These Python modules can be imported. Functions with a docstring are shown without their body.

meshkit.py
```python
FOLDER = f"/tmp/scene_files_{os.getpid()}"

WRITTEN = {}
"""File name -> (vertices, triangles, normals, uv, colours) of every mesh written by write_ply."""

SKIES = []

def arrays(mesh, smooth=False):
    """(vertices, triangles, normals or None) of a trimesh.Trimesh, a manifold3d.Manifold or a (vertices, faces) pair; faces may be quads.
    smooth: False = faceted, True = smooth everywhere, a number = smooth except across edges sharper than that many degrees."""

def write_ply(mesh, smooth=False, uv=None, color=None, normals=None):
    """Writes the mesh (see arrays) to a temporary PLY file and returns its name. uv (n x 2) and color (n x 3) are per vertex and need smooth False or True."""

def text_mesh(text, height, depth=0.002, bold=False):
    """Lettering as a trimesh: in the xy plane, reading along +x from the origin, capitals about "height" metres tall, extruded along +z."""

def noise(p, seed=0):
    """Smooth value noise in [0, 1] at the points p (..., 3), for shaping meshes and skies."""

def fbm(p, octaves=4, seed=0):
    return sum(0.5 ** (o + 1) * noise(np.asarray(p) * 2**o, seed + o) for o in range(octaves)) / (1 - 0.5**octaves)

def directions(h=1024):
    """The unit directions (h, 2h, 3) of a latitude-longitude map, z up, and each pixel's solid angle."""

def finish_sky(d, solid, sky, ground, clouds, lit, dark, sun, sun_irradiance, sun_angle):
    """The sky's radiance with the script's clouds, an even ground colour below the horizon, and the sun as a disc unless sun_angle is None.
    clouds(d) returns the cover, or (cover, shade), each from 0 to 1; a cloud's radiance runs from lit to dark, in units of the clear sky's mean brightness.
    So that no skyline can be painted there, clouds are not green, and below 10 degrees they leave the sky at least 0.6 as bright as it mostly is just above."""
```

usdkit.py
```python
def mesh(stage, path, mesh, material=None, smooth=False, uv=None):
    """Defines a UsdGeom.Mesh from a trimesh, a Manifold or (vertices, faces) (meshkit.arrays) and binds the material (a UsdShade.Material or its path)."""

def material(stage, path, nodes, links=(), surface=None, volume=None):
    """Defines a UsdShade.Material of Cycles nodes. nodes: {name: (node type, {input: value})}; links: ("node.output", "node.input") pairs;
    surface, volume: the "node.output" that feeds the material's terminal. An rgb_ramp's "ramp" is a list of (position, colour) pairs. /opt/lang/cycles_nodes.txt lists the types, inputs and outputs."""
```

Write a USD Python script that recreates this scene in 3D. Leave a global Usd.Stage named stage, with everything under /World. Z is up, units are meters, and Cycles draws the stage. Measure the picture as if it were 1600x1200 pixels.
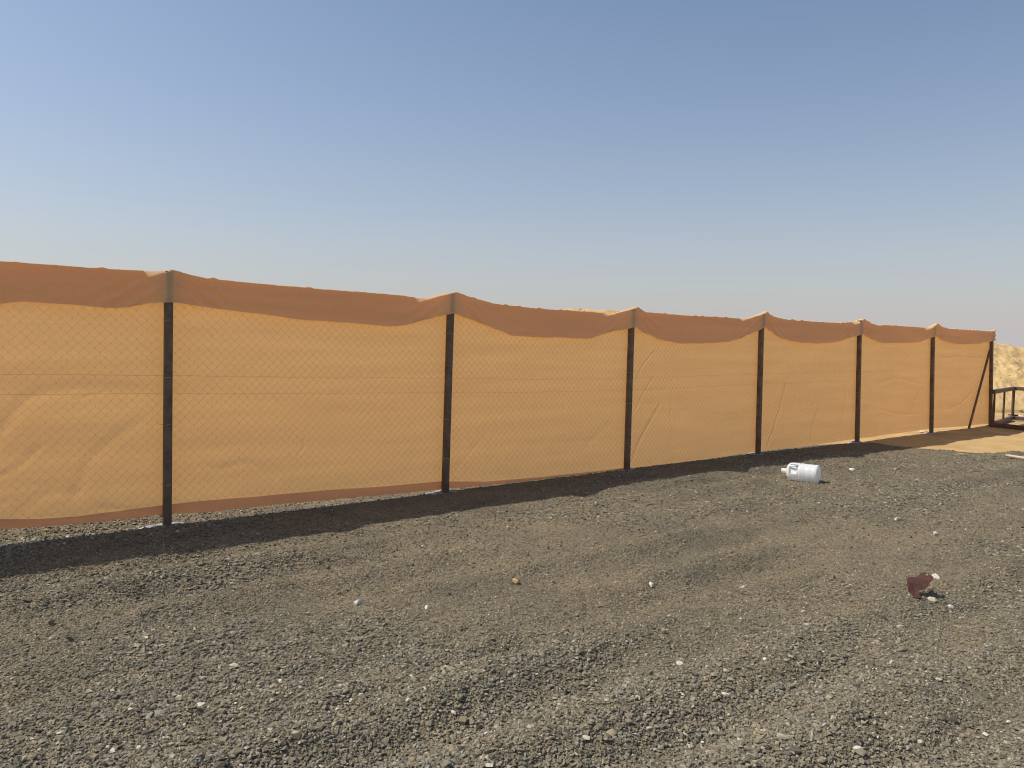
import math
import numpy as np
import trimesh
import shapely
import shapely.geometry as sg
import manifold3d as m3
import usdkit
import meshkit
from pxr import Usd, UsdGeom, UsdLux, UsdShade, Gf, Vt, Sdf

stage = Usd.Stage.CreateInMemory()
UsdGeom.SetStageUpAxis(stage, 'Z')
UsdGeom.Xform.Define(stage, '/World')
stage.SetDefaultPrim(stage.GetPrimAtPath('/World'))
UsdGeom.Scope.Define(stage, '/World/Looks')
RNG = np.random.default_rng(7)

# ------------------------------------------------------------------ camera
FPX, PITCH, ROLL, EYE = 1224.6, -0.05088, 0.01792, 1.654     # focal length in pixels of a 1600-wide picture, radians, metres
F_ = np.array([0, math.cos(PITCH), math.sin(PITCH)])
U0 = np.array([0, -math.sin(PITCH), math.cos(PITCH)])
R0 = np.array([1.0, 0, 0])
R_ = math.cos(ROLL) * R0 + math.sin(ROLL) * U0
U_ = -math.sin(ROLL) * R0 + math.cos(ROLL) * U0
C_ = np.array([0, 0, EYE])
cam = UsdGeom.Camera.Define(stage, '/World/camera')
M = Gf.Matrix4d(*R_, 0, *U_, 0, *(-F_), 0, *C_, 1)
cam.AddTransformOp().Set(M)
cam.CreateHorizontalApertureAttr(36.0)
cam.CreateVerticalApertureAttr(27.0)
cam.CreateFocalLengthAttr(36.0 * FPX / 1600)
cam.CreateClippingRangeAttr(Gf.Vec2f(0.05, 20000))
cam.CreateExposureAttr(0.2)

# ------------------------------------------------------------------ light
SUNV = np.array([-0.70, 0.03, 1.0]); SUNV /= np.linalg.norm(SUNV)
SUN_EL = math.asin(SUNV[2]); SUN_ROT = math.atan2(SUNV[0], SUNV[1])
dome = UsdLux.DomeLight.Define(stage, '/World/sky')
SKY_K = 0.11
sky_mat = usdkit.material(stage, '/World/Looks/sky', {
    's': ('sky_texture', {'sky_type': 'single_scattering', 'sun_disc': False, 'sun_elevation': SUN_EL, 'sun_rotation': SUN_ROT,
                          'altitude': 200.0, 'air_density': 1.0, 'aerosol_density': 2.0, 'ozone_density': 1.0}),
    'g': ('texture_coordinate', {}), 'z': ('separate_xyz', {}),
    # desert dust that lies along the whole horizon
    'e': ('math', {'math_type': 'multiply', 'value2': -6.5}), 'x': ('math', {'math_type': 'exponent'}), 'k': ('math', {'math_type': 'multiply', 'value2': 0.9, 'use_clamp': True}),
    'm': ('mix', {'mix_type': 'mix', 'color2': (4.6, 4.35, 4.45)}), 'h': ('hsv', {'saturation': 1.06}),
    'b': ('background_shader', {'strength': SKY_K})},
    [('g.generated', 'z.vector'), ('z.z', 'e.value1'), ('e.value', 'x.value1'), ('x.value', 'k.value1'), ('k.value', 'm.fac'), ('s.color', 'h.color'), ('h.color', 'm.color1'), ('m.color', 'b.color')], surface='b.background')
UsdShade.MaterialBindingAPI.Apply(dome.GetPrim()).Bind(sky_mat)
dome.GetPrim().SetCustomDataByKey('kind', 'structure')
sun = UsdLux.DistantLight.Define(stage, '/World/sun')
sun.CreateNormalizeAttr(True)
sun.CreateIntensityAttr(1.0)
sun.CreateAngleAttr(0.53)
sun.CreateColorAttr(Gf.Vec3f(1.0, 0.94, 0.84))
zz = SUNV; xx = np.cross([0, 1, 0], zz); xx /= np.linalg.norm(xx); yy = np.cross(zz, xx)
sun.AddTransformOp().Set(Gf.Matrix4d(*xx, 0, *yy, 0, *zz, 0, 0, 0, 50, 1))


# ------------------------------------------------------------------ helpers
def ray(px, py):
    d = F_ + (px - 800) / FPX * R_ + (600 - py) / FPX * U_
    return d


def on_ground(px, py, z=0.0):
    d = ray(px, py)
    return C_ + (z - EYE) / d[2] * d


used = {}


def path_for(parent, name):
    base = f'{parent}/{name}'
    n = used.get(base, 0)
    used[base] = n + 1
    return base if n == 0 else f'{base}_{n:03d}'


def custom(prim, **kw):
    for k, v in kw.items():
        if v:
            prim.SetCustomDataByKey(k, v)


def obj(name, mesh, mat, parent='/World', smooth=False, label=None, category=None, group=None, kind=None):
    p = path_for(str(parent.GetPath()) if hasattr(parent, 'GetPath') else parent, name)
    m = usdkit.mesh(stage, p, mesh, mat, smooth=smooth).GetPrim()
    custom(m, label=label, category=category, group=group, kind=kind)
    return m


def thing(name, loc=(0, 0, 0), label=None, category=None, group=None, kind=None, rz=0.0):
    x = UsdGeom.Xform.Define(stage, path_for('/World', name))
    x.AddTranslateOp().Set(Gf.Vec3d(*map(float, loc)))
    if rz:
        x.AddRotateZOp().Set(math.degrees(rz))
    custom(x.GetPrim(), label=label, category=category, group=group, kind=kind)
    return x.GetPrim()


def cat(ms):
    return trimesh.util.concatenate(ms)


def box(size, centre, rot=None):
    m = trimesh.creation.box(size)
    if rot is not None:
        m.apply_transform(rot)
    m.apply_translation(centre)
    return m


def tube(points, r, sides=8, cap=True):
    p = np.asarray(points, float)
    t = np.gradient(p, axis=0)
    t /= np.linalg.norm(t, axis=1, keepdims=True)
    ref = np.where(np.abs(t[:, 2:]) < 0.9, [[0, 0, 1.0]], [[1.0, 0, 0]])
    a = np.cross(t, ref); a /= np.linalg.norm(a, axis=1, keepdims=True)
    b = np.cross(t, a)
    ang = np.arange(sides) * 2 * np.pi / sides
    rr = np.broadcast_to(r, (len(p),))[:, None, None]
    v = (p[:, None] + rr * (np.cos(ang)[None, :, None] * a[:, None] + np.sin(ang)[None, :, None] * b[:, None])).reshape(-1, 3)
    i, j = np.meshgrid(np.arange(len(p) - 1), np.arange(sides), indexing='ij')
    q = np.stack([i * sides + j, i * sides + (j + 1) % sides, (i + 1) * sides + (j + 1) % sides, (i + 1) * sides + j], -1).reshape(-1, 4)
    f = np.vstack([q[:, [0, 2, 1]], q[:, [0, 3, 2]]])
    if cap:
        n0 = len(v); v = np.vstack([v, p[0], p[-1]])
        k = np.arange(sides); e = (len(p) - 1) * sides
        f = np.vstack([f, np.stack([np.full(sides, n0), k, (k + 1) % sides], 1), np.stack([np.full(sides, n0 + 1), e + (k + 1) % sides, e + k], 1)])
    return trimesh.Trimesh(v, f, process=False)


def rounded_bar(p0, p1, w, h, r, up=(0, 0, 1)):
    """A square or flat tube between two points, its edges rounded."""
    p0, p1 = np.asarray(p0, float), np.asarray(p1, float)
    L = np.linalg.norm(p1 - p0)
    shape = sg.box(-w / 2 + r, -h / 2 + r, w / 2 - r, h / 2 - r).buffer(r, quad_segs=3)
    m = trimesh.creation.extrude_polygon(shape, L, engine='earcut')
    z = (p1 - p0) / L
    x = np.cross(up, z)
    x = x / np.linalg.norm(x) if np.linalg.norm(x) > 1e-6 else np.array([1.0, 0, 0])
    y = np.cross(z, x)
    T = np.eye(4); T[:3, 0], T[:3, 1], T[:3, 2], T[:3, 3] = x, y, z, p0
    m.apply_transform(T)
    return m


def grid_faces(ni, nj):
    i, j = np.meshgrid(np.arange(ni - 1), np.arange(nj - 1), indexing='ij')
    a = (i * nj + j).ravel()
    q = np.stack([a, a + nj, a + nj + 1, a + 1], 1)
    return np.vstack([q[:, [0, 1, 2]], q[:, [0, 2, 3]]])


def fb(x, y, s, seed, octaves=4):
    return meshkit.fbm(np.stack([np.asarray(x) / s, np.asarray(y) / s, np.zeros_like(np.asarray(x, float)) + 0.37], -1), octaves, seed) - 0.5


def mat(name, nodes, links, surface):
    return usdkit.material(stage, f'/World/Looks/{name}', nodes, links, surface=surface)


# ------------------------------------------------------------------ materials
def stone_mat(name, ramp, rough=0.85):
    return mat(name, {
        'o': ('object_info', {}), 'g': ('geometry', {}),
        'r': ('rgb_ramp', {'ramp': [(a, tuple(np.array(c) * (1.17, 1.16, 1.14))) for a, c in ramp]}),
        'n': ('noise_texture', {'scale': 90.0, 'detail': 3.0}),
        'm': ('map_range', {'from_min': 0.3, 'from_max': 0.7, 'to_min': 0.78, 'to_max': 1.2}),
        'x': ('mix', {'mix_type': 'multiply', 'fac': 1.0}),
        'b': ('bump', {'strength': 0.5, 'distance': 0.002}),
        'p': ('principled_bsdf', {'roughness': rough, 'specular_ior_level': 0.25})},
        [('o.random', 'r.fac'), ('g.position', 'n.vector'), ('n.fac', 'm.value'), ('r.color', 'x.color1'), ('m.result', 'x.color2'),
         ('x.color', 'p.base_color'), ('n.fac', 'b.height'), ('b.normal', 'p.normal')], 'p.BSDF')


GRAVEL_RAMP = [(0.0, (.085, .076, .058)), (.18, (.137, .12, .085)), (.45, (.166, .145, .103)), (.68, (.186, .157, .106)), (.78, (.16, .157, .131)),
               (.87, (.22, .185, .128)), (.95, (.275, .24, .18)), (.986, (.32, .285, .22)), (.994, (.38, .345, .275)), (1.0, (.44, .41, .34))]
GRIT_RAMP = [(0.0, (.12, .096, .062)), (.4, (.178, .142, .09)), (.8, (.215, .17, .107)), (.97, (.26, .21, .14)), (.992, (.34, .3, .225)), (1.0, (.42, .38, .31))]
M_gravel = stone_mat('gravel_stone', GRAVEL_RAMP)
M_grit = stone_mat('gravel_grit', GRIT_RAMP)
M_chip = stone_mat('pale_chip', [(0.0, (.26, .235, .19)), (.6, (.36, .33, .27)), (1.0, (.52, .49, .42))])

M_gravel_ground = mat('gravel_ground', {
    'g': ('geometry', {}),
    'big': ('noise_texture', {'scale': 1.1, 'detail': 4.0, 'roughness': 0.6}),
    'rb': ('rgb_ramp', {'ramp': [(.3, (.14, .12, .088)), (.5, (.18, .15, .1)), (.68, (.215, .172, .11))]}),
    'v': ('voronoi_texture', {'scale': 75.0, 'randomness': 1.0}),
    'sv': ('separate_color', {}),
    'mr': ('map_range', {'from_min': 0.0, 'from_max': 1.0, 'to_min': 0.62, 'to_max': 1.38}),
    'x': ('mix', {'mix_type': 'multiply', 'fac': 1.0}),
    'v2': ('voronoi_texture', {'scale': 160.0}),
    'bn': ('bump', {'strength': 0.9, 'distance': 0.012, 'invert': True}),
    'bn2': ('bump', {'strength': 0.7, 'distance': 0.004, 'invert': True}),
    'p': ('principled_bsdf', {'roughness': 0.95, 'specular_ior_level': 0.15})},
    [('g.position', 'big.vector'), ('g.position', 'v.vector'), ('g.position', 'v2.vector'), ('big.fac', 'rb.fac'), ('v.color', 'sv.color'), ('sv.r', 'mr.value'),
     ('rb.color', 'x.color1'), ('mr.result', 'x.color2'), ('x.color', 'p.base_color'),
     ('v2.distance', 'bn2.height'), ('bn2.normal', 'bn.normal'), ('v.distance', 'bn.height'), ('bn.normal', 'p.normal')], 'p.BSDF')

SAND = [(.3, (.36, .24, .108)), (.5, (.44, .30, .137)), (.7, (.5, .355, .175))]


def sand_mat(name, ramp, scale):
    return mat(name, {
        'g': ('geometry', {}),
        'n': ('noise_texture', {'scale': scale, 'detail': 6.0, 'roughness': 0.65}),
        'r': ('rgb_ramp', {'ramp': ramp}),
        'n2': ('noise_texture', {'scale': 34.0, 'detail': 4.0, 'roughness': 0.6}),
        'b': ('bump', {'strength': 0.6, 'distance': 0.02}),
        'p': ('principled_bsdf', {'roughness': 0.95, 'specular_ior_level': 0.1})},
        [('g.position', 'n.vector'), ('g.position', 'n2.vector'), ('n.fac', 'r.fac'), ('r.color', 'p.base_color'), ('n2.fac', 'b.height'), ('b.normal', 'p.normal')], 'p.BSDF')


M_sand = sand_mat('sand', SAND, 1.5)
M_berm = sand_mat('berm_sand', [(.3, (.40, .27, .12)), (.5, (.52, .365, .17)), (.7, (.6, .44, .225))], 2.2)

M_cloth = mat('shade_cloth', {
    'g': ('geometry', {}),
    'mp': ('mapping', {'scale': (0.35, 0.35, 5.0)}),
    'n': ('noise_texture', {'scale': 1.6, 'detail': 4.0, 'roughness': 0.55}),
    'm': ('map_range', {'from_min': 0.3, 'from_max': 0.7, 'to_min': 0.95, 'to_max': 1.05}),
    'n2': ('noise_texture', {'scale': 75.0, 'detail': 4.0, 'roughness': 0.7}),
    'm2': ('map_range', {'from_min': 0.3, 'from_max': 0.7, 'to_min': 0.94, 'to_max': 1.06}),
    'mm': ('math', {'math_type': 'multiply'}),
    'cd': ('mix', {'mix_type': 'multiply', 'fac': 1.0, 'color1': (.94, .71, .43)}),
    'ct': ('mix', {'mix_type': 'multiply', 'fac': 1.0, 'color1': (.685, .372, .119)}),
    'd': ('diffuse_bsdf', {'roughness': 0.6}), 't': ('translucent_bsdf', {}),
    'x': ('mix_closure', {'fac': 0.45})},
    [('g.position', 'mp.vector'), ('mp.vector', 'n.vector'), ('g.position', 'n2.vector'), ('n.fac', 'm.value'), ('n2.fac', 'm2.value'), ('m.result', 'mm.value1'), ('m2.result', 'mm.value2'),
     ('mm.value', 'cd.color2'), ('mm.value', 'ct.color2'),
     ('cd.color', 'd.color'), ('ct.color', 't.color'), ('d.BSDF', 'x.closure1'), ('t.BSDF', 'x.closure2')], 'x.closure')


def plain(name, a, b, scale=12.0, rough=0.6, metallic=0.0, bump=0.0, spec=0.4, dist=0.003):
    return mat(name, {
        'g': ('geometry', {}),
        'n': ('noise_texture', {'scale': scale, 'detail': 5.0, 'roughness': 0.62}),
        'r': ('rgb_ramp', {'ramp': [(.35, a), (.65, b)]}),
        'b': ('bump', {'strength': bump, 'distance': dist}),
        'p': ('principled_bsdf', {'roughness': rough, 'metallic': metallic, 'specular_ior_level': spec})},
        [('g.position', 'n.vector'), ('n.fac', 'r.fac'), ('r.color', 'p.base_color'), ('n.fac', 'b.height'), ('b.normal', 'p.normal')], 'p.BSDF')


M_post = plain('post_paint', (.085, .056, .034), (.17, .118, .078), 7.0, 0.6, bump=0.25)
M_wire = plain('galvanised_wire', (.44, .32, .19), (.54, .40, .25), 30.0, 0.5, metallic=0.3)
M_concrete = plain('footing_concrete', (.26, .245, .215), (.40, .38, .34), 14.0, 0.9, bump=0.6, spec=0.2, dist=0.01)
M_frame = plain('frame_steel', (.07, .045, .035), (.11, .06, .04), 12.0, 0.55, bump=0.1)
M_plastic = mat('bottle_plastic', {
    'p': ('principled_bsdf', {'base_color': (.86, .87, .87), 'roughness': 0.28, 'specular_ior_level': 0.45}),
    't': ('translucent_bsdf', {'color': (.85, .87, .88)}),
    'x': ('mix_closure', {'fac': 0.4})}, [('p.BSDF', 'x.closure1'), ('t.BSDF', 'x.closure2')], 'x.closure')
M_maroon = plain('maroon_scrap', (.06, .024, .015), (.10, .042, .027), 22.0, 0.6, bump=0.3)
M_blue = plain('blue_strap', (.26, .34, .37), (.34, .42, .44), 30.0, 0.5)
M_white = plain('white_scrap', (.75, .75, .73), (.82, .82, .8), 20.0, 0.5)
M_lath = plain('pale_wood', (.55, .44, .29), (.64, .52, .36), 25.0, 0.8, bump=0.3)

# ------------------------------------------------------------------ ground
TH = 0.6642
A2 = np.array([math.cos(TH), math.sin(TH)])          # along the fence, towards its far end
N2 = np.array([math.sin(TH), -math.cos(TH)])         # across, towards the camera
O2 = np.array([-2.985, 6.780])                       # at the first post in view


def uv_of(x, y):
    dx, dy = np.asarray(x) - O2[0], np.asarray(y) - O2[1]
    return dx * A2[0] + dy * A2[1], dx * N2[0] + dy * N2[1]


hollow_px = [(575, 1118, .05, .13), (800, 1022, .045, .10), (290, 915, .03, .2), (545, 945, .025, .18), (1280, 1060, .035, .12), (1390, 1125, .035, .10), (940, 1078, .03, .09),
             (120, 1070, .03, .16), (1310, 1010, .03, .12), (860, 965, .03, .16), (370, 1010, .02, .14), (1130, 940, .025, .15), (1500, 1155, .03, .1)]
HOLLOWS = [(*on_ground(px, py)[:2], d, r) for px, py, d, r in hollow_px]


def ground_h(x, y):
    x, y = np.asarray(x, float), np.asarray(y, float)
    u, v = uv_of(x, y)
    calm = np.clip((np.abs(v) - 0.15) / 0.9, 0.25, 1.0)
    h = 0.055 * fb(u * 0.38, v, 0.9, 3) + 0.06 * fb(u * 0.5, v, 0.28, 11, 3) + 0.034 * fb(x, y, 0.09, 17, 2)
    h = h + 0.05 * np.sin(v * 9.5 + 2.5 * fb(u, v, 2.5, 23)) * np.clip(fb(u * .35, v, 1.1, 29) * 4 + .45, 0, 1)
    h = h * calm - 0.022
    for hx, hy, d, r in HOLLOWS:
        dx, dy = x - hx, y - hy
        du, dv = dx * A2[0] + dy * A2[1], dx * N2[0] + dy * N2[1]
        q = (du / (1.9 * r)) ** 2 + (dv / r) ** 2
        d = .65 * d
        h = h - d * np.exp(-q) + 0.4 * d * np.exp(-((np.sqrt(q) - 1.6) / .45) ** 2)
    return h


EDGE = sg.Polygon([(-40, -24), (-8.5, 4.9), *[tuple(O2 + A2 * u - N2 * 1.7) for u in (-3, 3, 6, 8.2)], *[tuple(O2 + A2 * u - N2 * w) for u, w in ((9.6, .9), (10.6, .35), (11.4, .12))], (6.5, 14.0), (7.1, 13.25), (7.7, 13.0), (8.8, 12.95), (11, 13.05), (16, 13.4), (34, 13.2), (34, -24)])
shapely.prepare(EDGE)


def pad(x, y):
    """Signed distance into the gravel, wobbled: positive inside."""
    pts = shapely.points(np.stack([np.ravel(x), np.ravel(y)], -1))
    d = shapely.distance(EDGE.exterior, pts)
    s = np.where(shapely.contains(EDGE, pts), d, -d).reshape(np.shape(x))
    return s + 0.22 * fb(x, y, 0.5, 31) + 0.12 * fb(x, y, 0.12, 33)


def axis(*pieces):
    out = []
    for a, b, s in pieces:
        out.append(np.arange(a, b, s))
    return np.concatenate(out)


xs = axis((-40, -12, 1.0), (-12, -5.5, .25), (-5.5, 10, .035), (10, 16, .15), (16, 34.5, .8))
ys = axis((-24, -3, 1.0), (-3, 2.2, .2), (2.2, 14.2, .035), (14.2, 14.8, .2))
X, Y = np.meshgrid(xs, ys, indexing='ij')
P = pad(X, Y)
Z = ground_h(X, Y) + 0.012 + np.clip(P * 0.12, -0.25, 0.022)
Z = np.where(P < -0.6, -0.35, Z)
keep_f = grid_faces(len(xs), len(ys))
Pf = P.ravel()
keep_f = keep_f[(Pf[keep_f] > -0.8).any(1)]
gm = trimesh.Trimesh(np.stack([X, Y, Z], -1).reshape(-1, 3), keep_f, process=False)
gm.remove_unreferenced_vertices()
obj('gravel_ground', gm, M_gravel_ground, smooth=True, kind='structure', label='grey brown gravel yard in front of the fence')


def sand_h(x, y):
    return 0.10 * fb(x, y, 2.2, 41) * np.clip((np.hypot(x, y) - 8) / 6, 0, 1) + 0.035 * fb(x, y, 0.4, 43, 3)


xs = axis((-1500, -100, 140), (-100, -20, 8), (-20, -6, .8), (-6, 5.5, .2), (5.5, 17, .05), (17, 40, .8), (40, 120, 8), (120, 1600, 140))
ys = axis((-1500, -100, 140), (-100, -10, 8), (-10, 5, .8), (5, 12.5, .2), (12.5, 23, .05), (23, 60, .9), (60, 140, 8), (140, 1700, 140))
X, Y = np.meshgrid(xs, ys, indexing='ij')
P = pad(X, Y)
Z = sand_h(X, Y) + 0.006
Z = np.where(P > 0.5, np.minimum(Z, -0.3), Z)
obj('sand_ground', trimesh.Trimesh(np.stack([X, Y, Z], -1).reshape(-1, 3), grid_faces(len(xs), len(ys)), process=False), M_sand, smooth=True, kind='structure',
    label='yellow desert sand beyond the gravel')

# sand berm behind the fence
BX = axis((-14, 10, .14), (10, 19.5, .045), (19.5, 34, .14))
BY = axis((20.2, 22.0, .07), (22.0, 26.5, .06), (26.5, 31, .15))
X, Y = np.meshgrid(BX, BY, indexing='ij')
ridge_x = np.array([-14, -9, -4, 0, 1.2, 1.75, 2.6, 3.6, 5, 8, 11, 14.2, 15.1, 16.2, 17.5, 20, 26, 34])
ridge_z = np.array([1.4, 2.0, 2.2, 2.5, 2.72, 2.86, 2.80, 2.74, 2.2, 2.0, 2.1, 2.10, 2.02, 1.86, 1.8, 1.9, 2.2, 1.6])
RZ = np.interp(X, ridge_x, ridge_z)
YC = 25.4 + 0.5 * fb(X, X * 0, 3.0, 51)
t = np.where(Y < YC, (YC - Y) / 3.9, (Y - YC) / 4.8)
shape_ = np.clip(1 - t, 0, 1) ** 0.85
soft = np.where(t < 0.14, 1 - 0.10 * (t / 0.14), shape_ * 1.02)
Hb = RZ * np.minimum(soft, 1)
rough = 0.55 * fb(X, Y, 1.1, 53, 5) + 0.34 * (0.5 - np.abs(fb(X, Y, 0.45, 59, 4))) + 0.17 * fb(X, Y, 0.2, 61, 3)
Hb = Hb + (rough - 0.09) * np.clip(shape_ * 3.5, 0, 1) * np.clip(0.35 + t * 2.0, 0, 1) + 0.11 * fb(X, Y * .6, .3, 67, 5)
Hb = np.where(shape_ <= 0.001, -0.2, Hb)
obj('sand_berm', trimesh.Trimesh(np.stack([X, Y, Hb], -1).reshape(-1, 3), grid_faces(len(BX), len(BY)), process=False), M_berm, smooth=True, kind='structure',
    label='rough heap of yellow excavated sand behind the fence')

# ------------------------------------------------------------------ fence
PX_BASE = [(262, 825), (697, 772), (981, 735), (1186, 709), (1341, 689), (1457, 672), (1549, 666)]


def at_plane(px, py, v):
    """(u, z) where the sight line of a pixel meets the upright plane that lies v in front of the posts' line."""
    d = ray(px, py)
    dn = d[0] * N2[0] + d[1] * N2[1]
    c = uv_of(0.0, 0.0)
    k = (v - c[1]) / dn
    p = C_ + k * d
    return float(uv_of(p[0], p[1])[0]), float(p[2])


def curve(pts, v):
    a = np.array([at_plane(x, y, v) for x, y in pts])
    o = np.argsort(a[:, 0])
    return a[o]


U_POST = np.concatenate([[-5.83, -2.916], [at_plane(x, y, 0.02)[0] for x, y in PX_BASE]])
VB = -0.062       # the cloth hangs behind the posts and the wire mesh
top_px = [(0, 409), (40, 412), (90, 415.5), (130, 419), (180, 422), (235, 424.5), (255, 424.5), (265, 423.5), (285, 429), (320, 435.5), (370, 441), (430, 446.5), (500, 452.5), (560, 457), (620, 462),
          (655, 466), (668, 465.8), (690, 460), (707, 457.5), (740, 467), (770, 475), (810, 480), (860, 484.5), (910, 487), (945, 490), (956, 491), (975, 485), (990, 480.5),
          (1005, 488), (1040, 491), (1080, 494), (1125, 496), (1160, 498.5), (1175, 495), (1193, 487.5), (1207, 496), (1230, 500), (1270, 503), (1310, 505), (1327, 503.5), (1346, 498.5),
          (1362, 507), (1370, 509), (1378, 508), (1410, 510), (1440, 512), (1450, 511), (1461, 505.5), (1470, 511), (1480, 514), (1500, 515), (1530, 517), (1545, 518), (1553, 515.5)]
flap_px = [(0, 474), (38, 471), (60, 473), (120, 476), (170, 481), (200, 480), (230, 474), (265, 472.5), (300, 477), (370, 486), (430, 494), (470, 500), (560, 505), (610, 510), (635, 508), (690, 492.5), (707, 489.5),
           (740, 500), (775, 514), (800, 525), (860, 527), (920, 529), (945, 522), (970, 515), (990, 511.5), (1003, 518), (1030, 530), (1060, 536), (1100, 537), (1140, 534), (1160, 528), (1193, 511.5), (1205, 518),
           (1220, 528), (1250, 535), (1280, 537), (1310, 534), (1346, 522), (1365, 531), (1380, 536), (1420, 536), (1440, 534), (1461, 524), (1475, 533), (1500, 538), (1530, 537), (1553, 532)]
bot_px = [(0, 826), (60, 823), (100, 820), (200, 810), (255, 803), (330, 799), (400, 791), (450, 786), (560, 776), (620, 771), (700, 763), (800, 754), (900, 743), (975, 733), (1060, 723), (1186, 705.5), (1260, 697), (1341, 685.5),
          (1400, 677.5), (1457, 669.5), (1500, 666.5), (1549, 661.5)]
hem_px = [(0, 811), (60, 811), (120, 807), (180, 799), (255, 789), (310, 783), (400, 776), (440, 772), (520, 765), (600, 760), (690, 752), (760, 752.5), (850, 745), (950, 734), (975, 731), (1060, 722), (1549, 659)]
U_HEAD = np.concatenate([U_POST[:2], [at_plane(x, y, 0.03)[0] for x, y in [(265, 425), (707, 458), (990, 481), (1193, 488), (1346, 499), (1460.5, 506), (1552, 517)]]])
TOP, FLAP, BOT, HEM = curve(top_px, VB), curve(flap_px, 0.0), curve(bot_px, VB), curve(hem_px, VB)
# front ridge of the folded top: below the back edge just left of each post, elsewhere level with it
ridge_bits = [[(225, 425), (229, 434), (240, 431.5), (255, 427), (264, 424.5)], [(649, 466), (653, 474), (668, 469), (690, 462), (705, 458.5)], [(942, 490.5), (945, 496), (958, 492), (975, 486), (988, 481.5)],
              [(1157, 499), (1160, 502.5), (1174, 497), (1191, 488.5)], [(1331, 504), (1334, 508), (1340, 504.5), (1345, 499.5)], [(1444, 512), (1447, 517), (1454, 512), (1460, 506.5)]]
DU = 0.0125
US = np.arange(-5.95, U_POST[-1] + 0.075, DU)


def prof(c, left):
    """A measured edge, carried on to the left of the picture with the same ups and downs."""
    u, z = c[:, 0], c[:, 1]
    uu = np.where(US < u[0], np.interp(US, [-6.0, -5.83, -2.916, u[0]], [U_HEAD[3] + .15, U_HEAD[3], U_HEAD[2], u[0]]), US)
    return np.interp(uu, u, z)


wob = lambda s, seed, amp: amp * fb(US, US * 0, s, seed, 3)
nick = np.random.default_rng(12).random(len(US) // 4 + 2)
ztop = prof(TOP, 0) + wob(.05, 71, .012) + 0.012 * np.interp(np.arange(len(US)) / 4.0, np.arange(len(nick)), (nick > .9) * 1.0) * (np.abs(US[:, None] - U_HEAD[None]).min(1) > .3)
zflap = prof(FLAP, 0) + wob(.16, 73, .022)
zbot = np.interp(US, BOT[:, 0], BOT[:, 1]) + wob(.2, 75, .012)
zbot = np.maximum(zbot, 0.015)
zhem = np.maximum(np.interp(US, HEM[:, 0], HEM[:, 1]), zbot + 0.012)
dropr = np.zeros_like(US)
for bit in ridge_bits:
    c = curve(bit, -0.02)
    d = np.interp(US, TOP[:, 0], TOP[:, 1]) - np.interp(US, c[:, 0], c[:, 1])
    dropr = np.where((US >= c[0, 0]) & (US <= c[-1, 0]), np.maximum(d, 0), dropr)
dpost = np.abs(US[:, None] - U_HEAD[None]).min(1)
dsign = (US[:, None] - U_HEAD[None])[np.arange(len(US)), np.abs(US[:, None] - U_HEAD[None]).argmin(1)]
lift = np.exp(-(np.maximum(dpost - 0.03, 0) / 0.15) ** 2)
vfront = -0.022 + (0.0385 + 0.022) * lift

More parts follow.
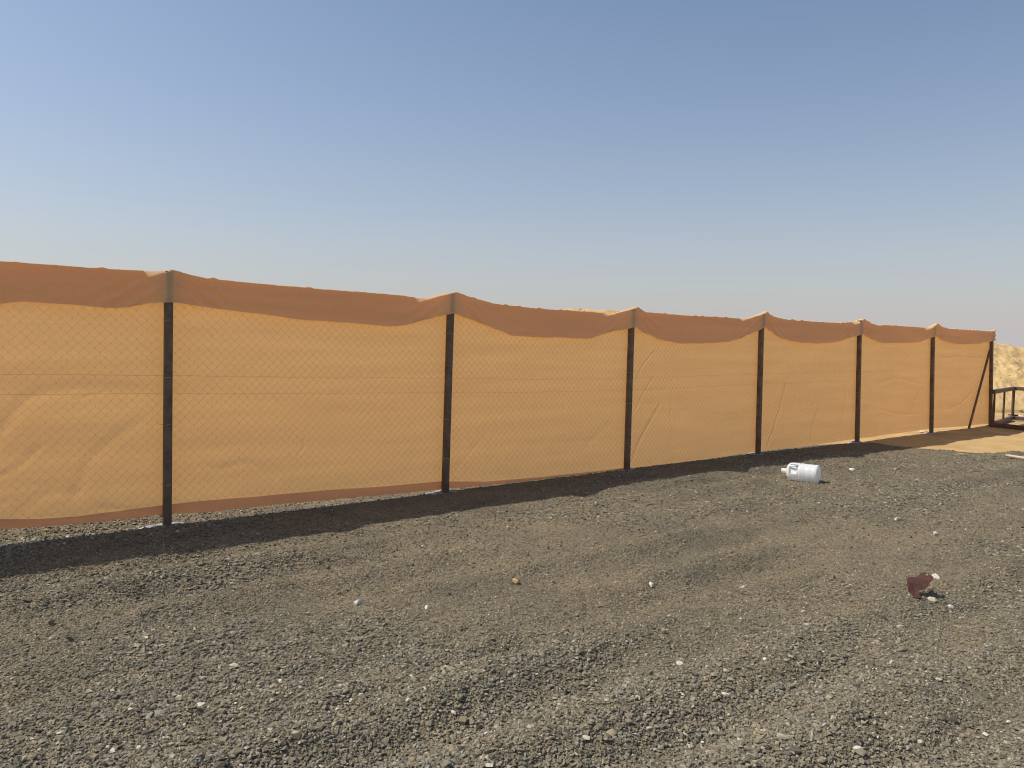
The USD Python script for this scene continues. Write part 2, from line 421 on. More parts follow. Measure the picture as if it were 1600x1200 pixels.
# creases of the cloth: (points in the picture, height of the ridge, half width)
creases_px = [
    ([(-30, 720), (10, 660), (40, 625), (70, 612), (130, 606), (230, 609)], .009, .055), ([(0, 745), (32, 728), (60, 700)], .006, .03),
    ([(118, 625), (140, 618), (165, 612)], .003, .012), ([(115, 780), (135, 730), (150, 707), (200, 670), (250, 640)], .006, .05), ([(30, 800), (80, 770), (125, 770)], .005, .05),
    ([(160, 792), (200, 800), (250, 795)], .005, .03), ([(300, 478), (320, 505), (338, 530)], .004, .011), ([(375, 490), (400, 515), (427, 535)], .0035, .011),
    ([(330, 545), (355, 580), (375, 601), (392, 625)], .003, .011), ([(262, 690), (300, 715), (340, 735), (385, 722), (430, 745)], .004, .04), ([(262, 745), (300, 775)], .004, .02), ([(476, 685), (474, 700), (465, 712)], .003, .010),
    ([(370, 713), (388, 726)], .003, .010), ([(435, 625), (450, 633)], .003, .010), 
    
    ([(0, 700), (262, 705), (480, 690), (697, 660)], .004, .10), ([(0, 660), (262, 660), (480, 668), (697, 668)], -.003, .08), ([(262, 735), (480, 730), (697, 715)], .003, .06), ([(705, 640), (850, 641), (981, 636)], .003, .05), ([(700, 700), (850, 695), (981, 685)], .003, .06),
    ([(265, 540), (480, 545), (697, 545)], .003, .07), ([(705, 545), (850, 548), (985, 550)], .003, .06),
    ([(750, 554), (762, 557)], .003, .010), ([(818, 562), (822, 570)], .003, .010), ([(783, 608), (782, 620)], .003, .010), ([(836, 617), (838, 625)], .003, .010), ([(883, 638), (881, 630)], .004, .015), ([(700, 745), (740, 700), (760, 680)], .003, .03),
    ([(920, 690), (950, 665), (978, 660)], .005, .05), ([(1022, 550), (1005, 570), (995, 590)], .004, .015), ([(1020, 590), (1005, 615), (993, 640)], .004, .014), ([(1030, 634), (1012, 665), (996, 695), (988, 720)], .006, .022), ([(1050, 612), (1048, 650), (1053, 690)], .003, .015),
    ([(1145, 537), (1140, 550)], .004, .013), ([(1228, 600), (1218, 640), (1205, 680), (1200, 695)], .006, .02), ([(1278, 640), (1268, 670), (1266, 690)], .005, .018), ([(1205, 510), (1220, 545), (1234, 560)], .003, .014), ([(1291, 545), (1285, 570)], .003, .012), ([(1318, 570), (1322, 620), (1315, 660)], .004, .02),
    ([(1365, 540), (1385, 570), (1400, 600)], .005, .025), ([(1405, 545), (1420, 560)], .004, .02), ([(1440, 605), (1430, 625), (1423, 645)], .005, .022), ([(1370, 600), (1400, 590), (1440, 600)], .004, .03), ([(1375, 640), (1410, 648), (1450, 646)], .004, .025), ([(1500, 545), (1510, 555)], .004, .02),
    ([(1480, 640), (1500, 632), (1520, 612)], .005, .03), ([(1470, 560), (1500, 558), (1540, 560)], .004, .03)]
CREASES = []
for pts, a, w in creases_px:
    q = np.array([at_plane(x, y, VB) for x, y in pts])
    a = a * 1.3 if min(x for x, y in pts) > 985 else a
    CREASES.append((sg.LineString(q), a, w, q.min(0) - 3.2 * w, q.max(0) + 3.2 * w))


def billow(u, z, edge):
    """How far the cloth stands out of its plane."""
    h = 0.020 * fb(u, z * 0.8, 1.1, 81, 3) + 0.009 * fb(u * .35, z, 0.17, 83, 3) + 0.0034 * fb(u, z, 0.11, 85, 3)
    for line, a, w, lo, hi in CREASES:
        m = (u > lo[0]) & (u < hi[0]) & (z > lo[1]) & (z < hi[1])
        if m.any():
            d = shapely.distance(line, shapely.points(np.stack([u[m], z[m]], -1)))
            h[m] += a * np.exp(-(d / w) ** 2)
    k = np.clip(dpost_of(u) / 0.3, 0.25, 1)
    return h * k * edge


def dpost_of(u):
    return np.abs(np.asarray(u)[..., None] - U_POST).min(-1)


def local(u, v, z):
    u, v, z = np.broadcast_arrays(u, v, z)
    return np.stack([O2[0] + u * A2[0] + v * N2[0], O2[1] + u * A2[1] + v * N2[1], z], -1)


NZ = 200
S_ = np.linspace(0, 1, NZ)
Ug = np.repeat(US[:, None], NZ, 1)
Zg = zbot[:, None] + (ztop - zbot)[:, None] * S_[None]
edge = np.clip((ztop[:, None] - Zg) / 0.12, 0, 1)
loose = 0.030 * fb(Ug, Zg * 0 + 1, .5, 87) * np.clip(1 - (Zg - zbot[:, None]) / 0.35, 0, 1) ** 2
Vg = np.minimum(VB + billow(Ug, Zg, edge) - 0.004 * edge + loose, -0.044)
past = np.clip((US - U_POST[-1] - 0.02) / 0.05, 0, 1)
# flap: over the top and down the front
NR, ND = 9, 26
th = np.linspace(0, np.pi, NR)
vm, vr = (VB + vfront) / 2, (vfront - VB) / 2
zr = ztop - dropr
Vroll = vm[:, None] - vr[:, None] * np.cos(th)[None]
lin = (1 - np.cos(th)) / 2
Zroll = ztop[:, None] * (1 - lin)[None] + zr[:, None] * lin[None] + 0.013 * np.sin(th)[None] * (0.5 + 0.5 * lift[:, None])
kd = np.linspace(0, 1, ND)[1:]
Zd = zr[:, None] + (zflap - zr)[:, None] * kd[None]
Ud = np.repeat(US[:, None], ND - 1, 1)
dp = np.repeat(dsign[:, None], ND - 1, 1)
# tension folds that run from the post's top down into the flap
fold = 0.011 * np.sin((np.abs(dp) * 0.9 + (Zd - ztop[:, None]) * 1.5) * 34 + 3 * fb(Ud, Zd, .5, 91)) * np.exp(-((np.abs(dp) - 0.32) / 0.22) ** 2)
Vd = vfront[:, None] + 0.026 * fb(Ud, Zd * 2.2 + Ud * .35, .40, 93, 4) * kd[None] * np.clip(np.abs(dp) / .2, 0, 1) + fold * np.clip(kd * 2, 0, 1)[None] + 0.012 * kd[None] ** 2 * np.clip(1 - lift[:, None], 0, 1)
Vd = np.maximum(Vd, np.where(np.abs(dp) < 0.05, 0.0375, -0.026))
Vf, Zf = np.concatenate([Vroll, Vd], 1), np.concatenate([Zroll, Zd], 1)
# hem: a second layer folded up at the bottom
NH = 7
kh = np.linspace(0, 1, NH)
Zh = zbot[:, None] - 0.004 + (zhem - zbot + 0.004)[:, None] * kh[None]
Vh = np.interp(US, US, Vg[:, 0])[:, None] + 0.0045 + 0.004 * np.sin(kh * np.pi)[None] + 0.004 * fb(np.repeat(US[:, None], NH, 1), Zh, .3, 95)

fence = thing('shade_fence', (0, 0, 0), 'long fence of tan shade cloth behind chain-link mesh on dark steel posts', 'fence')


def sheet_mesh(u, v, z):
    ni, nj = u.shape
    return trimesh.Trimesh(local(u, v, z).reshape(-1, 3), grid_faces(ni, nj), process=False)


for k in range(len(U_POST) - 1):
    a = 0 if k == 0 else int(round((U_POST[k] - US[0]) / DU))
    b = len(US) - 1 if k == len(U_POST) - 2 else int(round((U_POST[k + 1] - US[0]) / DU))
    s = slice(a, b + 1)
    c = obj('shade_cloth', sheet_mesh(Ug[s], Vg[s], Zg[s]), M_cloth, fence, smooth=True)
    fl = obj('folded_top', sheet_mesh(np.repeat(US[s][:, None], Vf.shape[1], 1), Vf[s], Zf[s]), M_cloth, c, smooth=True)
    if k < 4:
        obj('hem', sheet_mesh(np.repeat(US[s][:, None], NH, 1), Vh[s], Zh[s]), M_cloth, c, smooth=True)

POST_W, VM0 = 0.064, -0.0375
for k, u in enumerate(U_POST):
    zt = float(np.interp(U_HEAD[k], US, ztop)) - 0.004
    lean = (U_HEAD[k] - u) / zt
    p0, p1 = local(u - lean * .25, 0.0, -0.25), local(U_HEAD[k], 0.0, zt)
    po = obj('post', rounded_bar(p0, p1, POST_W, POST_W, 0.006, up=(*A2, 0)), M_post, fence, smooth=40)
    for zi, zt_ in enumerate((.38, .86, 1.36, 1.78)):
        zt_ += 0.05 * math.sin(k * 3.1 + zi * 2.3)
        uc = u + lean * zt_
        h_ = POST_W / 2 + .003
        tie = [(uc - h_ - .012, VM0, zt_ + .004), (uc - h_, -h_, zt_ + .002), (uc - h_, h_, zt_), (uc, h_ + .001, zt_ + .003), (uc + h_, h_, zt_), (uc + h_, -h_, zt_ - .002), (uc + h_ + .012, VM0, zt_ - .004)]
        obj('wire_tie', tube([local(*q_) for q_ in tie], .0022, 5), M_wire, fence, smooth=True)
    # a rough collar of concrete spilt round the foot
    r = np.random.default_rng(200 + k)
    ang = np.linspace(0, 2 * np.pi, 29)[:-1]
    rad = 1 + 0.5 * (meshkit.fbm(np.stack([np.cos(ang) * 1.4, np.sin(ang) * 1.4, ang * 0 + k * 3.7], -1), 3, 5) - .5)
    ru, rv = (.27, .13) if k < 6 else (.17, .09)
    rings, top = [], local(u, -.03, 0)
    gx, gy = top[0], top[1]
    g0 = float(ground_h(gx, gy)) + 0.02
    for q, hz in ((1.0, -0.05), (0.93, 0.002), (0.72, 0.014), (0.45, 0.024), (0.0, 0.028)):
        rings.append(np.stack([u + ru * q * rad * np.cos(ang), -.035 + rv * q * rad * np.sin(ang), np.full_like(ang, g0 + hz) + 0.022 * (r.random(len(ang)) - .5) * (q > 0)], -1))
    R3 = np.array(rings)
    vv = local(R3[..., 0], R3[..., 1], R3[..., 2]).reshape(-1, 3)
    n = len(ang); ff = []
    for i in range(4):
        for j in range(n):
            a_, b_ = i * n + j, i * n + (j + 1) % n
            ff += [[a_, b_, b_ + n], [a_, b_ + n, a_ + n]]
    obj('concrete_footing', trimesh.Trimesh(vv, np.array(ff), process=False), M_concrete, fence, smooth=50)

# wire mesh: each wire zigzags down and hooks into its neighbours
CELL = 0.08
VM = -0.0375


def link_panel(u0, u1):
    n = int((u1 - u0) / (CELL / 2))
    out = []
    for k in range(n):
        ul, ur = u0 + k * CELL / 2, u0 + (k + 1) * CELL / 2
        zt = min(np.interp(ul, US, ztop), np.interp(ur, US, ztop)) - 0.015
        zb = np.interp(ul, US, np.maximum(zbot, zhem - .03)) + 0.015
        m = int((zt - zb) / (CELL / 2))
        z = zt - np.arange(m + 1) * CELL / 2
        left = (np.arange(m + 1) + k) % 2 == 0
        # keep the hooks of neighbours on one lattice
        z0 = 2.16 - np.arange(60) * CELL / 2
        z = z0[(z0 < zt) & (z0 > zb)]
        idx = np.nonzero((z0 < zt) & (z0 > zb))[0]
        left = (idx + k) % 2 == 0
        u = np.where(left, ul - .0065, ur + .0065)
        v = VM + np.where(left, .0022, -.0022)
        # corner points doubled so that the bends stay crisp
        out.append(tube(local(u, v, z), 0.00095, 4, cap=False))
    return cat(out)


for k in range(len(U_POST) - 1):
    obj('chain_link_panel', link_panel(U_POST[k] + (0.0 if k else 0.0), U_POST[k + 1]), M_wire, fence, smooth=True)
for zc in (0.46, 0.30):
    pass


def line_wire(frac):
    zl = zbot + (ztop - zbot) * frac
    uu = np.linspace(U_POST[0], U_POST[-1], 90)
    z = np.interp(uu, US, np.convolve(np.pad(zl, 120, mode='edge'), np.ones(241) / 241, 'valid')) + 0.006 * fb(uu, uu * 0, 1.0, int(frac * 100))
    return tube(local(uu, VM + .004, z), 0.0011, 5)


for fr_ in (0.585, 0.51):
    obj('line_wire', line_wire(fr_), M_wire, fence, smooth=True)

# brace from the end post's head down to the ground
bt, bb = local(U_HEAD[-1] - .045, 0.0, at_plane(1547, 546, 0.0)[1]), local(at_plane(1513, 665, 0.0)[0], 0.0, -0.05)
obj('brace', tube([bb, 0.5 * (bb + bt), bt], 0.024, 12), M_post, fence, smooth=50)

# ------------------------------------------------------------------ steel frame beyond the fence's end
FA, FB, FD = on_ground(1549, 668)[:2], on_ground(1582, 657)[:2], on_ground(1601, 674)[:2]
ab = FB - FA; ad = FD - FA; ad = ad / np.linalg.norm(ad) * 2.6
fr = thing('steel_frame', (*FA, 0), 'low rusty brown steel frame standing on sand beside the end of the fence', 'metal frame')
q3 = lambda p, z: np.array([p[0], p[1], z])
z2 = np.zeros(2)
HT = 0.76
for a_, b_ in ((z2, ab), (z2, ad), (ab, ab + ad), (ad, ab + ad)):
    obj('bottom_rail', rounded_bar(q3(a_, .07), q3(b_, .07), .09, .09, .008), M_frame, fr, smooth=40)
for a_, b_ in ((z2, ab), (ab, ab + ad), (ad, ab + ad)):
    d = (b_ - a_) / np.linalg.norm(b_ - a_)
    obj('top_rail', rounded_bar(q3(a_ - d * .03, HT + .03), q3(b_ + d * .03, HT + .03), .09, .085, .008), M_frame, fr, smooth=40)
for p, w in ((z2 + ab * .07, .036), (ab * .52, .036), (ab * .985, .05), (ad, .05), (ab + ad, .05), (ad + ab * .5, .036), (ab + ad * .5, .036)):
    obj('upright', rounded_bar(q3(p, .1), q3(p, HT), w, w, .005, up=(1, 0, 0)), M_frame, fr, smooth=40)
obj('foot_plate', box((.16, .16, .03), q3(ab * 1.02, .13)), M_frame, fr)

# ------------------------------------------------------------------ water bottle lying on the gravel
BR = 0.112
bp = on_ground(1257, 755)


def bottle():
    pts = [(0, 0.010), (.070, .004), (.096, 0.0), (.106, .006), (.1115, .020), (.112, .05), (.1095, .058), (.1095, .066), (.112, .074), (.112, .125), (.1095, .133), (.1095, .141), (.112, .15), (.112, .185), (.1145, .195), (.1145, .208), (.108, .216), (.107, .225), (.112, .236),
           (.112, .318), (.109, .338), (.098, .358), (.078, .374), (.052, .385), (.036, .391), (.031, .398), (.029, .41), (.029, .428), (.0315, .430), (.0315, .437), (.029, .439), (.029, .452), (.0, .452)]
    m = trimesh.creation.revolve(np.array(pts), sections=64)
    body = m3.Manifold(m3.Mesh(np.asarray(m.vertices, np.float32), np.asarray(m.faces, np.uint32)))
    q = m3.CrossSection([[(-.052, .248), (.052, .238), (.052, .318), (.012, .332), (-.052, .318)]]).offset(.012, m3.JoinType.Round, 2.0, 24)
    cut = m3.Manifold.extrude(q, .2).rotate([90, 0, 90]).translate([.072, 0, 0])
    b2 = body - cut
    t2 = b2.to_mesh()
    return trimesh.Trimesh(t2.vert_properties[:, :3], t2.tri_verts)


bo = thing('water_bottle', (0, 0, 0), 'large white plastic water bottle lying on its side on the gravel', 'bottle')
axis_dir = np.array([-0.80, 0.60, 0.0]); axis_dir /= np.linalg.norm(axis_dir)     # from base to neck
side = np.cross([0, 0, 1], axis_dir)
ha = math.radians(30)                                                            # turn of the handle about the bottle's axis
xb = math.cos(ha) * side + math.sin(ha) * np.array([0, 0, 1.0]); yb = np.cross(axis_dir, xb)
Tb = np.eye(4); Tb[:3, 0], Tb[:3, 1], Tb[:3, 2] = xb, yb, axis_dir
bc = np.array([bp[0], bp[1], 0]) + np.array([0, .06, 0])
Tb[:3, 3] = bc - axis_dir * 0.19 + [0, 0, float(ground_h(bc[0], bc[1])) + BR + 0.028]
b = bottle(); b.apply_transform(Tb); obj('body', b, M_plastic, bo, smooth=32)
hd = tube([(.070, .03, .238), (.098, .03, .243), (.104, .03, .258), (.105, .03, .285), (.104, .03, .312), (.096, .03, .328), (.068, .03, .334)], 0.0125, 10)
hd.apply_transform(Tb); obj('handle', hd, M_plastic, bo, smooth=True)

# ------------------------------------------------------------------ litter and marked stones
sc_px = [(1380 + x / 12, 860 + y / 12) for x, y in [(452, 520), (500, 487), (560, 494), (620, 490), (660, 468), (700, 430), (725, 420), (750, 432), (765, 462), (800, 482), (828, 490), (835, 455), (860, 470), (905, 490), (935, 520), (920, 565), (885, 600), (862, 640), (835, 680),
                                               (790, 715), (730, 735), (690, 742), (672, 770), (672, 810), (700, 850), (722, 905), (690, 892), (645, 900), (610, 895), (565, 845), (520, 810), (465, 775), (455, 700), (442, 620)]]
cg = on_ground(1437, 913)
tilt = 0.62
n_s = np.array([0.05, -math.sin(tilt), math.cos(tilt)]); n_s /= np.linalg.norm(n_s)
e1 = np.cross([0, 1, 0], n_s); e1 /= np.linalg.norm(e1); e2 = np.cross(n_s, e1)
o_s = on_ground(1437, 935, float(ground_h(cg[0], cg[1])) + 0.065)
p2 = []
for x, y in sc_px:
    d = ray(x, y); k = ((o_s - C_) @ n_s) / (d @ n_s); p = C_ + k * d - o_s
    p2.append((p @ e1, p @ e2))
poly = sg.Polygon(p2).buffer(0)
vs, fs = trimesh.creation.triangulate_polygon(poly.segmentize(.02), engine='earcut')
sc = trimesh.Trimesh(np.column_stack([vs, np.zeros(len(vs))]), fs)
for _ in range(3):
    sc = sc.subdivide()
vs = np.array(sc.vertices); fs = np.array(sc.faces)
bend = 0.05 * (fb(vs[:, 0], vs[:, 1], .13, 101, 3)) + 0.25 * (vs[:, 0] - vs[:, 0].mean()) ** 2
top_v = o_s + vs[:, :1] * e1 + vs[:, 1:2] * e2 + (bend[:, None]) * n_s
sc = trimesh.Trimesh(top_v, fs, process=False)
edges = trimesh.grouping.group_rows(sc.edges_sorted, require_count=1)
be = sc.edges[edges]
nv = len(top_v)
sc = trimesh.Trimesh(np.vstack([top_v, top_v - 0.003 * n_s]), np.vstack([fs, fs[:, ::-1] + nv, np.stack([be[:, 1], be[:, 0], be[:, 0] + nv], 1), np.stack([be[:, 1], be[:, 0] + nv, be[:, 1] + nv], 1)]), process=False)
obj('torn_scrap', sc, M_maroon, smooth=35, label='torn dark maroon scrap of sheet with jagged edges lying on the gravel', category='scrap')


def rock(seed, n=16, flat=0.6, rough=.25):
    r = np.random.default_rng(seed)
    p = r.normal(size=(n, 3)); p /= np.linalg.norm(p, axis=1, keepdims=True)
    p *= (1 - rough * r.random((n, 1)))
    p *= [1.0, r.uniform(.6, .9), flat * r.uniform(.75, 1.2)]
    m = trimesh.convex.convex_hull(p)
    m.apply_translation(-m.bounds.mean(0))
    m.apply_scale(1.0 / max(m.extents))
    return m


def solid_mat(name, c):
    return plain(name, tuple(np.array(c) * .86), tuple(np.minimum(np.array(c) * 1.1, .85)), 60.0, .85, bump=.4, spec=.2, dist=.002)


STONE_M = {'white': solid_mat('white_stone', (.5, .47, .40)), 'cream': solid_mat('cream_stone', (.54, .47, .33)), 'tan': solid_mat('tan_stone', (.36, .29, .19)), 'orange': solid_mat('orange_stone', (.46, .29, .13)),
           'yellow': solid_mat('yellow_stone', (.6, .42, .12)), 'grey': solid_mat('dark_stone', (.19, .17, .14))}
marked = [
    (365, 1040, 15, .7, 'cream', 'largest cream stone in the coarse gravel at lower left'), (313, 1100, 14, .7, 'white', 'white angular stone nearest the lower left corner'),
    (388, 1068, 9, .8, 'orange', 'small orange pebble just below the large cream stone at lower left'), (560, 943, 13, .8, 'white', 'white triangular stone beside a dark hollow left of centre'),
    (667, 951, 9, .8, 'white', 'small white stone right of the white triangular stone'), (547, 1086, 10, .6, 'white', 'left one of a close pair of small pale stones'), (565, 1080, 10, .7, 'cream', 'right one of a close pair of small pale stones'),
    (228, 997, 10, .5, 'cream', 'flat pale stone highest among the coarse gravel at left'), (244, 1009, 9, .8, 'tan', 'round tan stone just below the flat pale stone at left'), (254, 1010, 8, .5, 'white', 'small white chip touching the round tan stone at left'),
    (700, 1042, 27, .35, 'tan', 'broad flat tan stone at bottom centre, its right end in shadow'), (694, 1058, 12, .7, 'tan', 'blocky tan stone just below the broad flat one'), (806, 908, 11, .9, 'orange', 'round sandy orange stone in the middle of the gravel'),
    (463, 1148, 17, .7, 'tan', 'chunky tan stone at the bottom left of centre'), (449, 1138, 14, .6, 'grey', 'grey brown stone behind the chunky tan stone'), (1407, 977, 22, .4, 'cream', 'long pale stick-shaped stone below the maroon scrap'),
    (1455, 933, 18, .5, 'cream', 'flat cream stone beside the lower corner of the maroon scrap'), (1485, 944, 11, .5, 'white', 'small white stone right of the flat cream stone by the scrap'), (1462, 902, 9, .8, 'white', 'white pebble at the right tip of the maroon scrap'),
    (1462, 834, 9, .7, 'white', 'pale pebble between the maroon scrap and the far gravel edge'), (1402, 812, 9, 1.0, 'cream', 'upright cream pebble on the gravel below the water bottle'), (1018, 905, 9, .8, 'white', 'white pebble right of centre, next to a tiny orange one'),
    (962, 910, 6, .7, 'orange', 'tiny orange pebble left of a white pebble'), (712, 856, 9, .5, 'yellow', 'bright yellow chip on the gravel near the second post'), (1160, 918, 11, .6, 'white', 'white stone on the fine gravel right of centre'),
    (1255, 955, 11, .5, 'white', 'slanted white stone left of the maroon scrap'), (1340, 1158, 15, .5, 'white', 'white flat stone at the bottom right'), (1133, 1085, 12, .5, 'white', 'thin white stone lower right of centre'), (1062, 1037, 10, .5, 'white', 'pale thin pebble in coarse gravel right of centre'),
    (1195, 1030, 9, .6, 'cream', 'pale pebble left of the dark hollow at lower right'), (1336, 1135, 9, .6, 'yellow', 'yellowish pebble just above the white flat stone at bottom right'), (1380, 1008, 9, .5, 'white', 'white chip under the long stick-shaped stone')]
for i, (px, py, s, fl, col, lab) in enumerate(marked):
    g = on_ground(px, py + s * .15)
    g = on_ground(px, py + s * .15, float(ground_h(g[0], g[1])) + .03)
    dist = (g - C_) @ F_
    size = s * dist / FPX
    m = rock(500 + i, 18, fl)
    e = m.extents
    T = trimesh.transformations.rotation_matrix(RNG.uniform(0, 2 * np.pi) if 'stick' not in lab else .5, [0, 0, 1])
    if 'stick' in lab:
        m.apply_scale([1, .4, .8])
    elif 'flat tan' in lab:
        T = np.eye(4)
    m.apply_transform(T); m.apply_scale(size * 1.0 / m.extents[0])
    z = float(ground_h(g[0], g[1])) + 0.028 + m.extents[2] * 0.26
    m.apply_translation([g[0], g[1], z])
    obj('stone', m, STONE_M[col], label=lab, category='stone')


def litter(name, px, py, mesh, m, label, category, lift=.04, smooth=30):
    g = on_ground(px, py)
    mesh.apply_translation([g[0], g[1], float(ground_h(g[0], g[1])) + lift])
    return obj(name, mesh, m, smooth=smooth, label=label, category=category)


cap = trimesh.creation.revolve(np.array([(0, .02), (.03, .02), (.036, .016), (.037, 0), (.034, 0), (.033, .013), (0, .016)]), sections=32)
litter('bottle_cap', 1331, 736, cap, M_white, 'small white disc on the gravel right of the water bottle', 'cap', .03)
g0, g1 = on_ground(1573, 717), on_ground(1604, 721.5)
d = g1 - g0
obj('lath', rounded_bar([g0[0], g0[1], .06], [g0[0] + d[0] * 2.2, g0[1] + d[1] * 2.2, .05], .07, .022, .004, up=(0, 0, 1)), M_lath, smooth=40, label='pale wooden lath lying on the gravel at the right edge', category='lath')
sp = [on_ground(x, y) for x, y in [(938, 783), (950, 778), (958, 777.5), (966, 779), (970, 783), (974, 787)]]
obj('strap', tube([(p[0], p[1], float(ground_h(p[0], p[1])) + .03 + .008 * math.sin(i * 2.1)) for i, p in enumerate(sp)], .005, 6), M_blue, smooth=True, label='pale blue plastic strap curled at the edge of the fence shadow', category='strap')
r = np.random.default_rng(77)
w1 = trimesh.creation.icosphere(2, .1); w1.vertices *= (np.array([1.3, .7, .25]) * (1 + .5 * (meshkit.fbm(np.array(w1.vertices) * 22, 3, 4)[:, None] - .5)))
litter('bag_scrap', 1592, 653.5, w1, M_white, 'white scrap of plastic on the sand behind the steel frame', 'scrap', .05)
w2 = trimesh.creation.icosphere(2, .1); w2.vertices *= (np.array([.9, .45, .22]) * (1 + .6 * (meshkit.fbm(np.array(w2.vertices) * 25 + 5, 3, 8)[:, None] - .5)))
litter('paper_scrap', 1443, 676, w2, M_lath, 'crumpled pale scrap at the foot of the fence beside the sixth post', 'scrap', .04)

# ------------------------------------------------------------------ gravel: uncountable stones
gi = UsdGeom.PointInstancer.Define(stage, '/World/gravel')
custom(gi.GetPrim(), kind='stuff', label='loose crushed grey and brown stones covering the yard', category='gravel')
protos = []
for k in range(17):
    m = rock(900 + k, 11 + k % 4, [.45, .6, .75][k % 3], .3)
    pr = usdkit.mesh(stage, f'/World/gravel/pebble_{k:03d}' if k else '/World/gravel/pebble', m, M_gravel if k < 9 else M_grit if k < 14 else M_chip)
    protos.append(pr.GetPath())
gi.CreatePrototypesRel().SetTargets(protos)


def scatter(n, ymin, ymax, power, seed):
    """Points of the wedge in view, denser nearby."""
    r = np.random.default_rng(seed)
    t = r.random(n)
    y = (ymin ** power + t * (ymax ** power - ymin ** power)) ** (1 / power)
    x = (r.random(n) - .5) * (1.36 * y + 0.9) + 0.02 * y
    return x, y


def coarse(x, y):
    u, v = uv_of(x, y)
    c = fb(u * .55, v, .75, 111, 4) * 2.6 + .5
    for px, py, amp, rad in [(330, 1030, .5, .8), (250, 1110, .3, .5), (900, 1080, .5, 1.2), (1150, 1150, .4, .9), (560, 1150, .4, .5), (540, 1060, -.7, .32), (480, 920, -.6, .8), (1000, 900, -.4, 1.0), (60, 960, -.3, .5), (1500, 1050, -.4, .8), (1330, 860, -.3, 1.5), (1300, 1040, .35, .5)]:
        g = on_ground(px, py)
        c = c + amp * np.exp(-(((x - g[0]) / (1.6 * rad)) ** 2 + ((y - g[1]) / rad) ** 2))
    return np.clip(c, 0, 1)


PX_, PY_, SZ_, SK_ = [], [], [], []
for n, y0, y1, pw, seed, s0, s1, kind in ((100000, 2.3, 6.0, 1.6, 1, .010, .022, 'mid'), (120000, 2.3, 5.2, 1.7, 2, .004, .010, 'fine'), (130000, 5.0, 15.0, 1.2, 3, .014, .034, 'mid'), (50000, 5.0, 10.0, 1.4, 4, .006, .012, 'fine'), (16000, 2.3, 12.0, 1.3, 5, .022, .040, 'big'), (1600, 2.3, 6.5, 1.5, 6, .03, .052, 'huge')):
    x, y = scatter(n, y0, y1, pw, seed)
    r = np.random.default_rng(50 + seed)
    c = coarse(x, y)
    s = s0 + (s1 - s0) * r.random(n) ** 1.6
    keep = pad(x, y) > 0.12
    if kind == 'mid':
        keep &= r.random(n) < 0.25 + .75 * c
        s = s * (.72 + .45 * c)
    elif kind == 'big':
        keep &= r.random(n) < np.clip(c * 1.5 - .55, 0.03, 1)
    elif kind == 'huge':
        keep &= r.random(n) < np.clip(c * 2.2 - 1.3, 0.0, .8)
    PX_.append(x[keep]); PY_.append(y[keep]); SZ_.append(s[keep]); SK_.append(np.full(keep.sum(), .22 if kind != 'fine' else .2))
x, y, s, sk = map(np.concatenate, (PX_, PY_, SZ_, SK_))
uu, vv_ = uv_of(x, y)
ok = ~((vv_ < .05) & (vv_ > -.09) & (np.abs(uu[:, None] - U_POST).min(1) < .06))
x, y, s, sk = x[ok], y[ok], s[ok], sk[ok]
zg = ground_h(x, y) + 0.012 + np.clip(pad(x, y) * 0.12, -0.25, 0.022)
n = len(x)
r = np.random.default_rng(99)
yaw = r.random(n) * 2 * np.pi
tl = np.abs(r.normal(0, .35, n)); ta = r.random(n) * 2 * np.pi
# quaternion: a small tilt after a turn about z
qz = np.stack([np.cos(yaw / 2), 0 * yaw, 0 * yaw, np.sin(yaw / 2)], 1)
qt = np.stack([np.cos(tl / 2), np.sin(tl / 2) * np.cos(ta), np.sin(tl / 2) * np.sin(ta), 0 * tl], 1)
w0, x0_, y0_, z0_ = qt.T; w1_, x1_, y1_, z1_ = qz.T
Q = np.stack([w0 * w1_ - x0_ * x1_ - y0_ * y1_ - z0_ * z1_, w0 * x1_ + x0_ * w1_ + y0_ * z1_ - z0_ * y1_, w0 * y1_ - x0_ * z1_ + y0_ * w1_ + z0_ * x1_, w0 * z1_ + x0_ * y1_ - y0_ * x1_ + z0_ * w1_], 1)
gi.CreatePositionsAttr(Vt.Vec3fArray.FromNumpy(np.stack([x, y, zg + s * (.5 * .55 - sk * .55)], 1).astype(np.float32)))
gi.CreateScalesAttr(Vt.Vec3fArray.FromNumpy(np.repeat(s[:, None], 3, 1).astype(np.float32)))
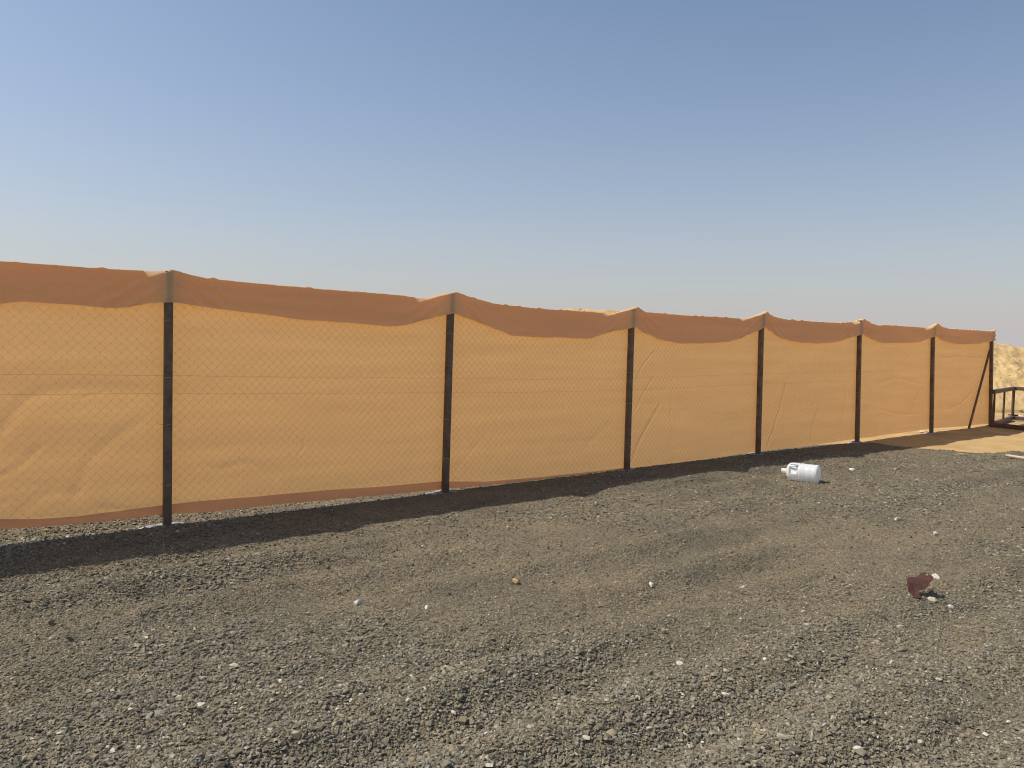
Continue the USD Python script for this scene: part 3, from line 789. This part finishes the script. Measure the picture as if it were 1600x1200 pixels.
ori = Vt.QuathArray.FromNumpy(np.stack([Q[:, 1], Q[:, 2], Q[:, 3], Q[:, 0]], 1).astype(np.float16)) if hasattr(Vt.QuathArray, 'FromNumpy') else Vt.QuathArray([Gf.Quath(*map(float, q)) for q in Q])
gi.CreateOrientationsAttr(ori)
chips = (s < .012) & (r.random(n) < .07)
gi.CreateProtoIndicesAttr(Vt.IntArray.FromNumpy(np.where(chips, r.integers(14, 17, n), np.where(r.random(n) < np.clip(coarse(x, y) * 1.5 + .05, .12, .96), r.integers(0, 9, n), r.integers(9, 14, n))).astype(np.int32)))

# clods on the berm and on the sand
ci = UsdGeom.PointInstancer.Define(stage, '/World/sand_clods')
custom(ci.GetPrim(), kind='stuff', label='hard clods of sand strewn over the sand heap', category='clods')
cp = []
for k in range(6):
    m = rock(1300 + k, 20, .7, .3)
    cp.append(usdkit.mesh(stage, f'/World/sand_clods/clod_{k:03d}' if k else '/World/sand_clods/clod', m, M_berm).GetPath())
ci.CreatePrototypesRel().SetTargets(cp)
from scipy.interpolate import RegularGridInterpolator
bh = RegularGridInterpolator((BX, BY), Hb, bounds_error=False, fill_value=0)
r = np.random.default_rng(5)
nx = 450
cx, cy = r.uniform(9, 19, nx), r.uniform(20.3, 25.8, nx)
nb = 260
cx = np.concatenate([cx, r.uniform(0, 5, nb)]); cy = np.concatenate([cy, r.uniform(24.2, 26, nb)])
cz = bh(np.stack([cx, cy], 1)); cs = .03 + .12 * r.random(len(cx)) ** 4
ci.CreatePositionsAttr(Vt.Vec3fArray.FromNumpy(np.stack([cx, cy, cz + cs * .02], 1).astype(np.float32)))
ci.CreateScalesAttr(Vt.Vec3fArray.FromNumpy(np.repeat(cs[:, None], 3, 1).astype(np.float32)))
ya = r.random(len(cx)) * 2 * np.pi
ci.CreateOrientationsAttr(Vt.QuathArray([Gf.Quath(float(math.cos(a / 2)), 0.0, 0.0, float(math.sin(a / 2))) for a in ya]))
ci.CreateProtoIndicesAttr(Vt.IntArray.FromNumpy(r.integers(0, 6, len(cx)).astype(np.int32)))
print('gravel stones', n)
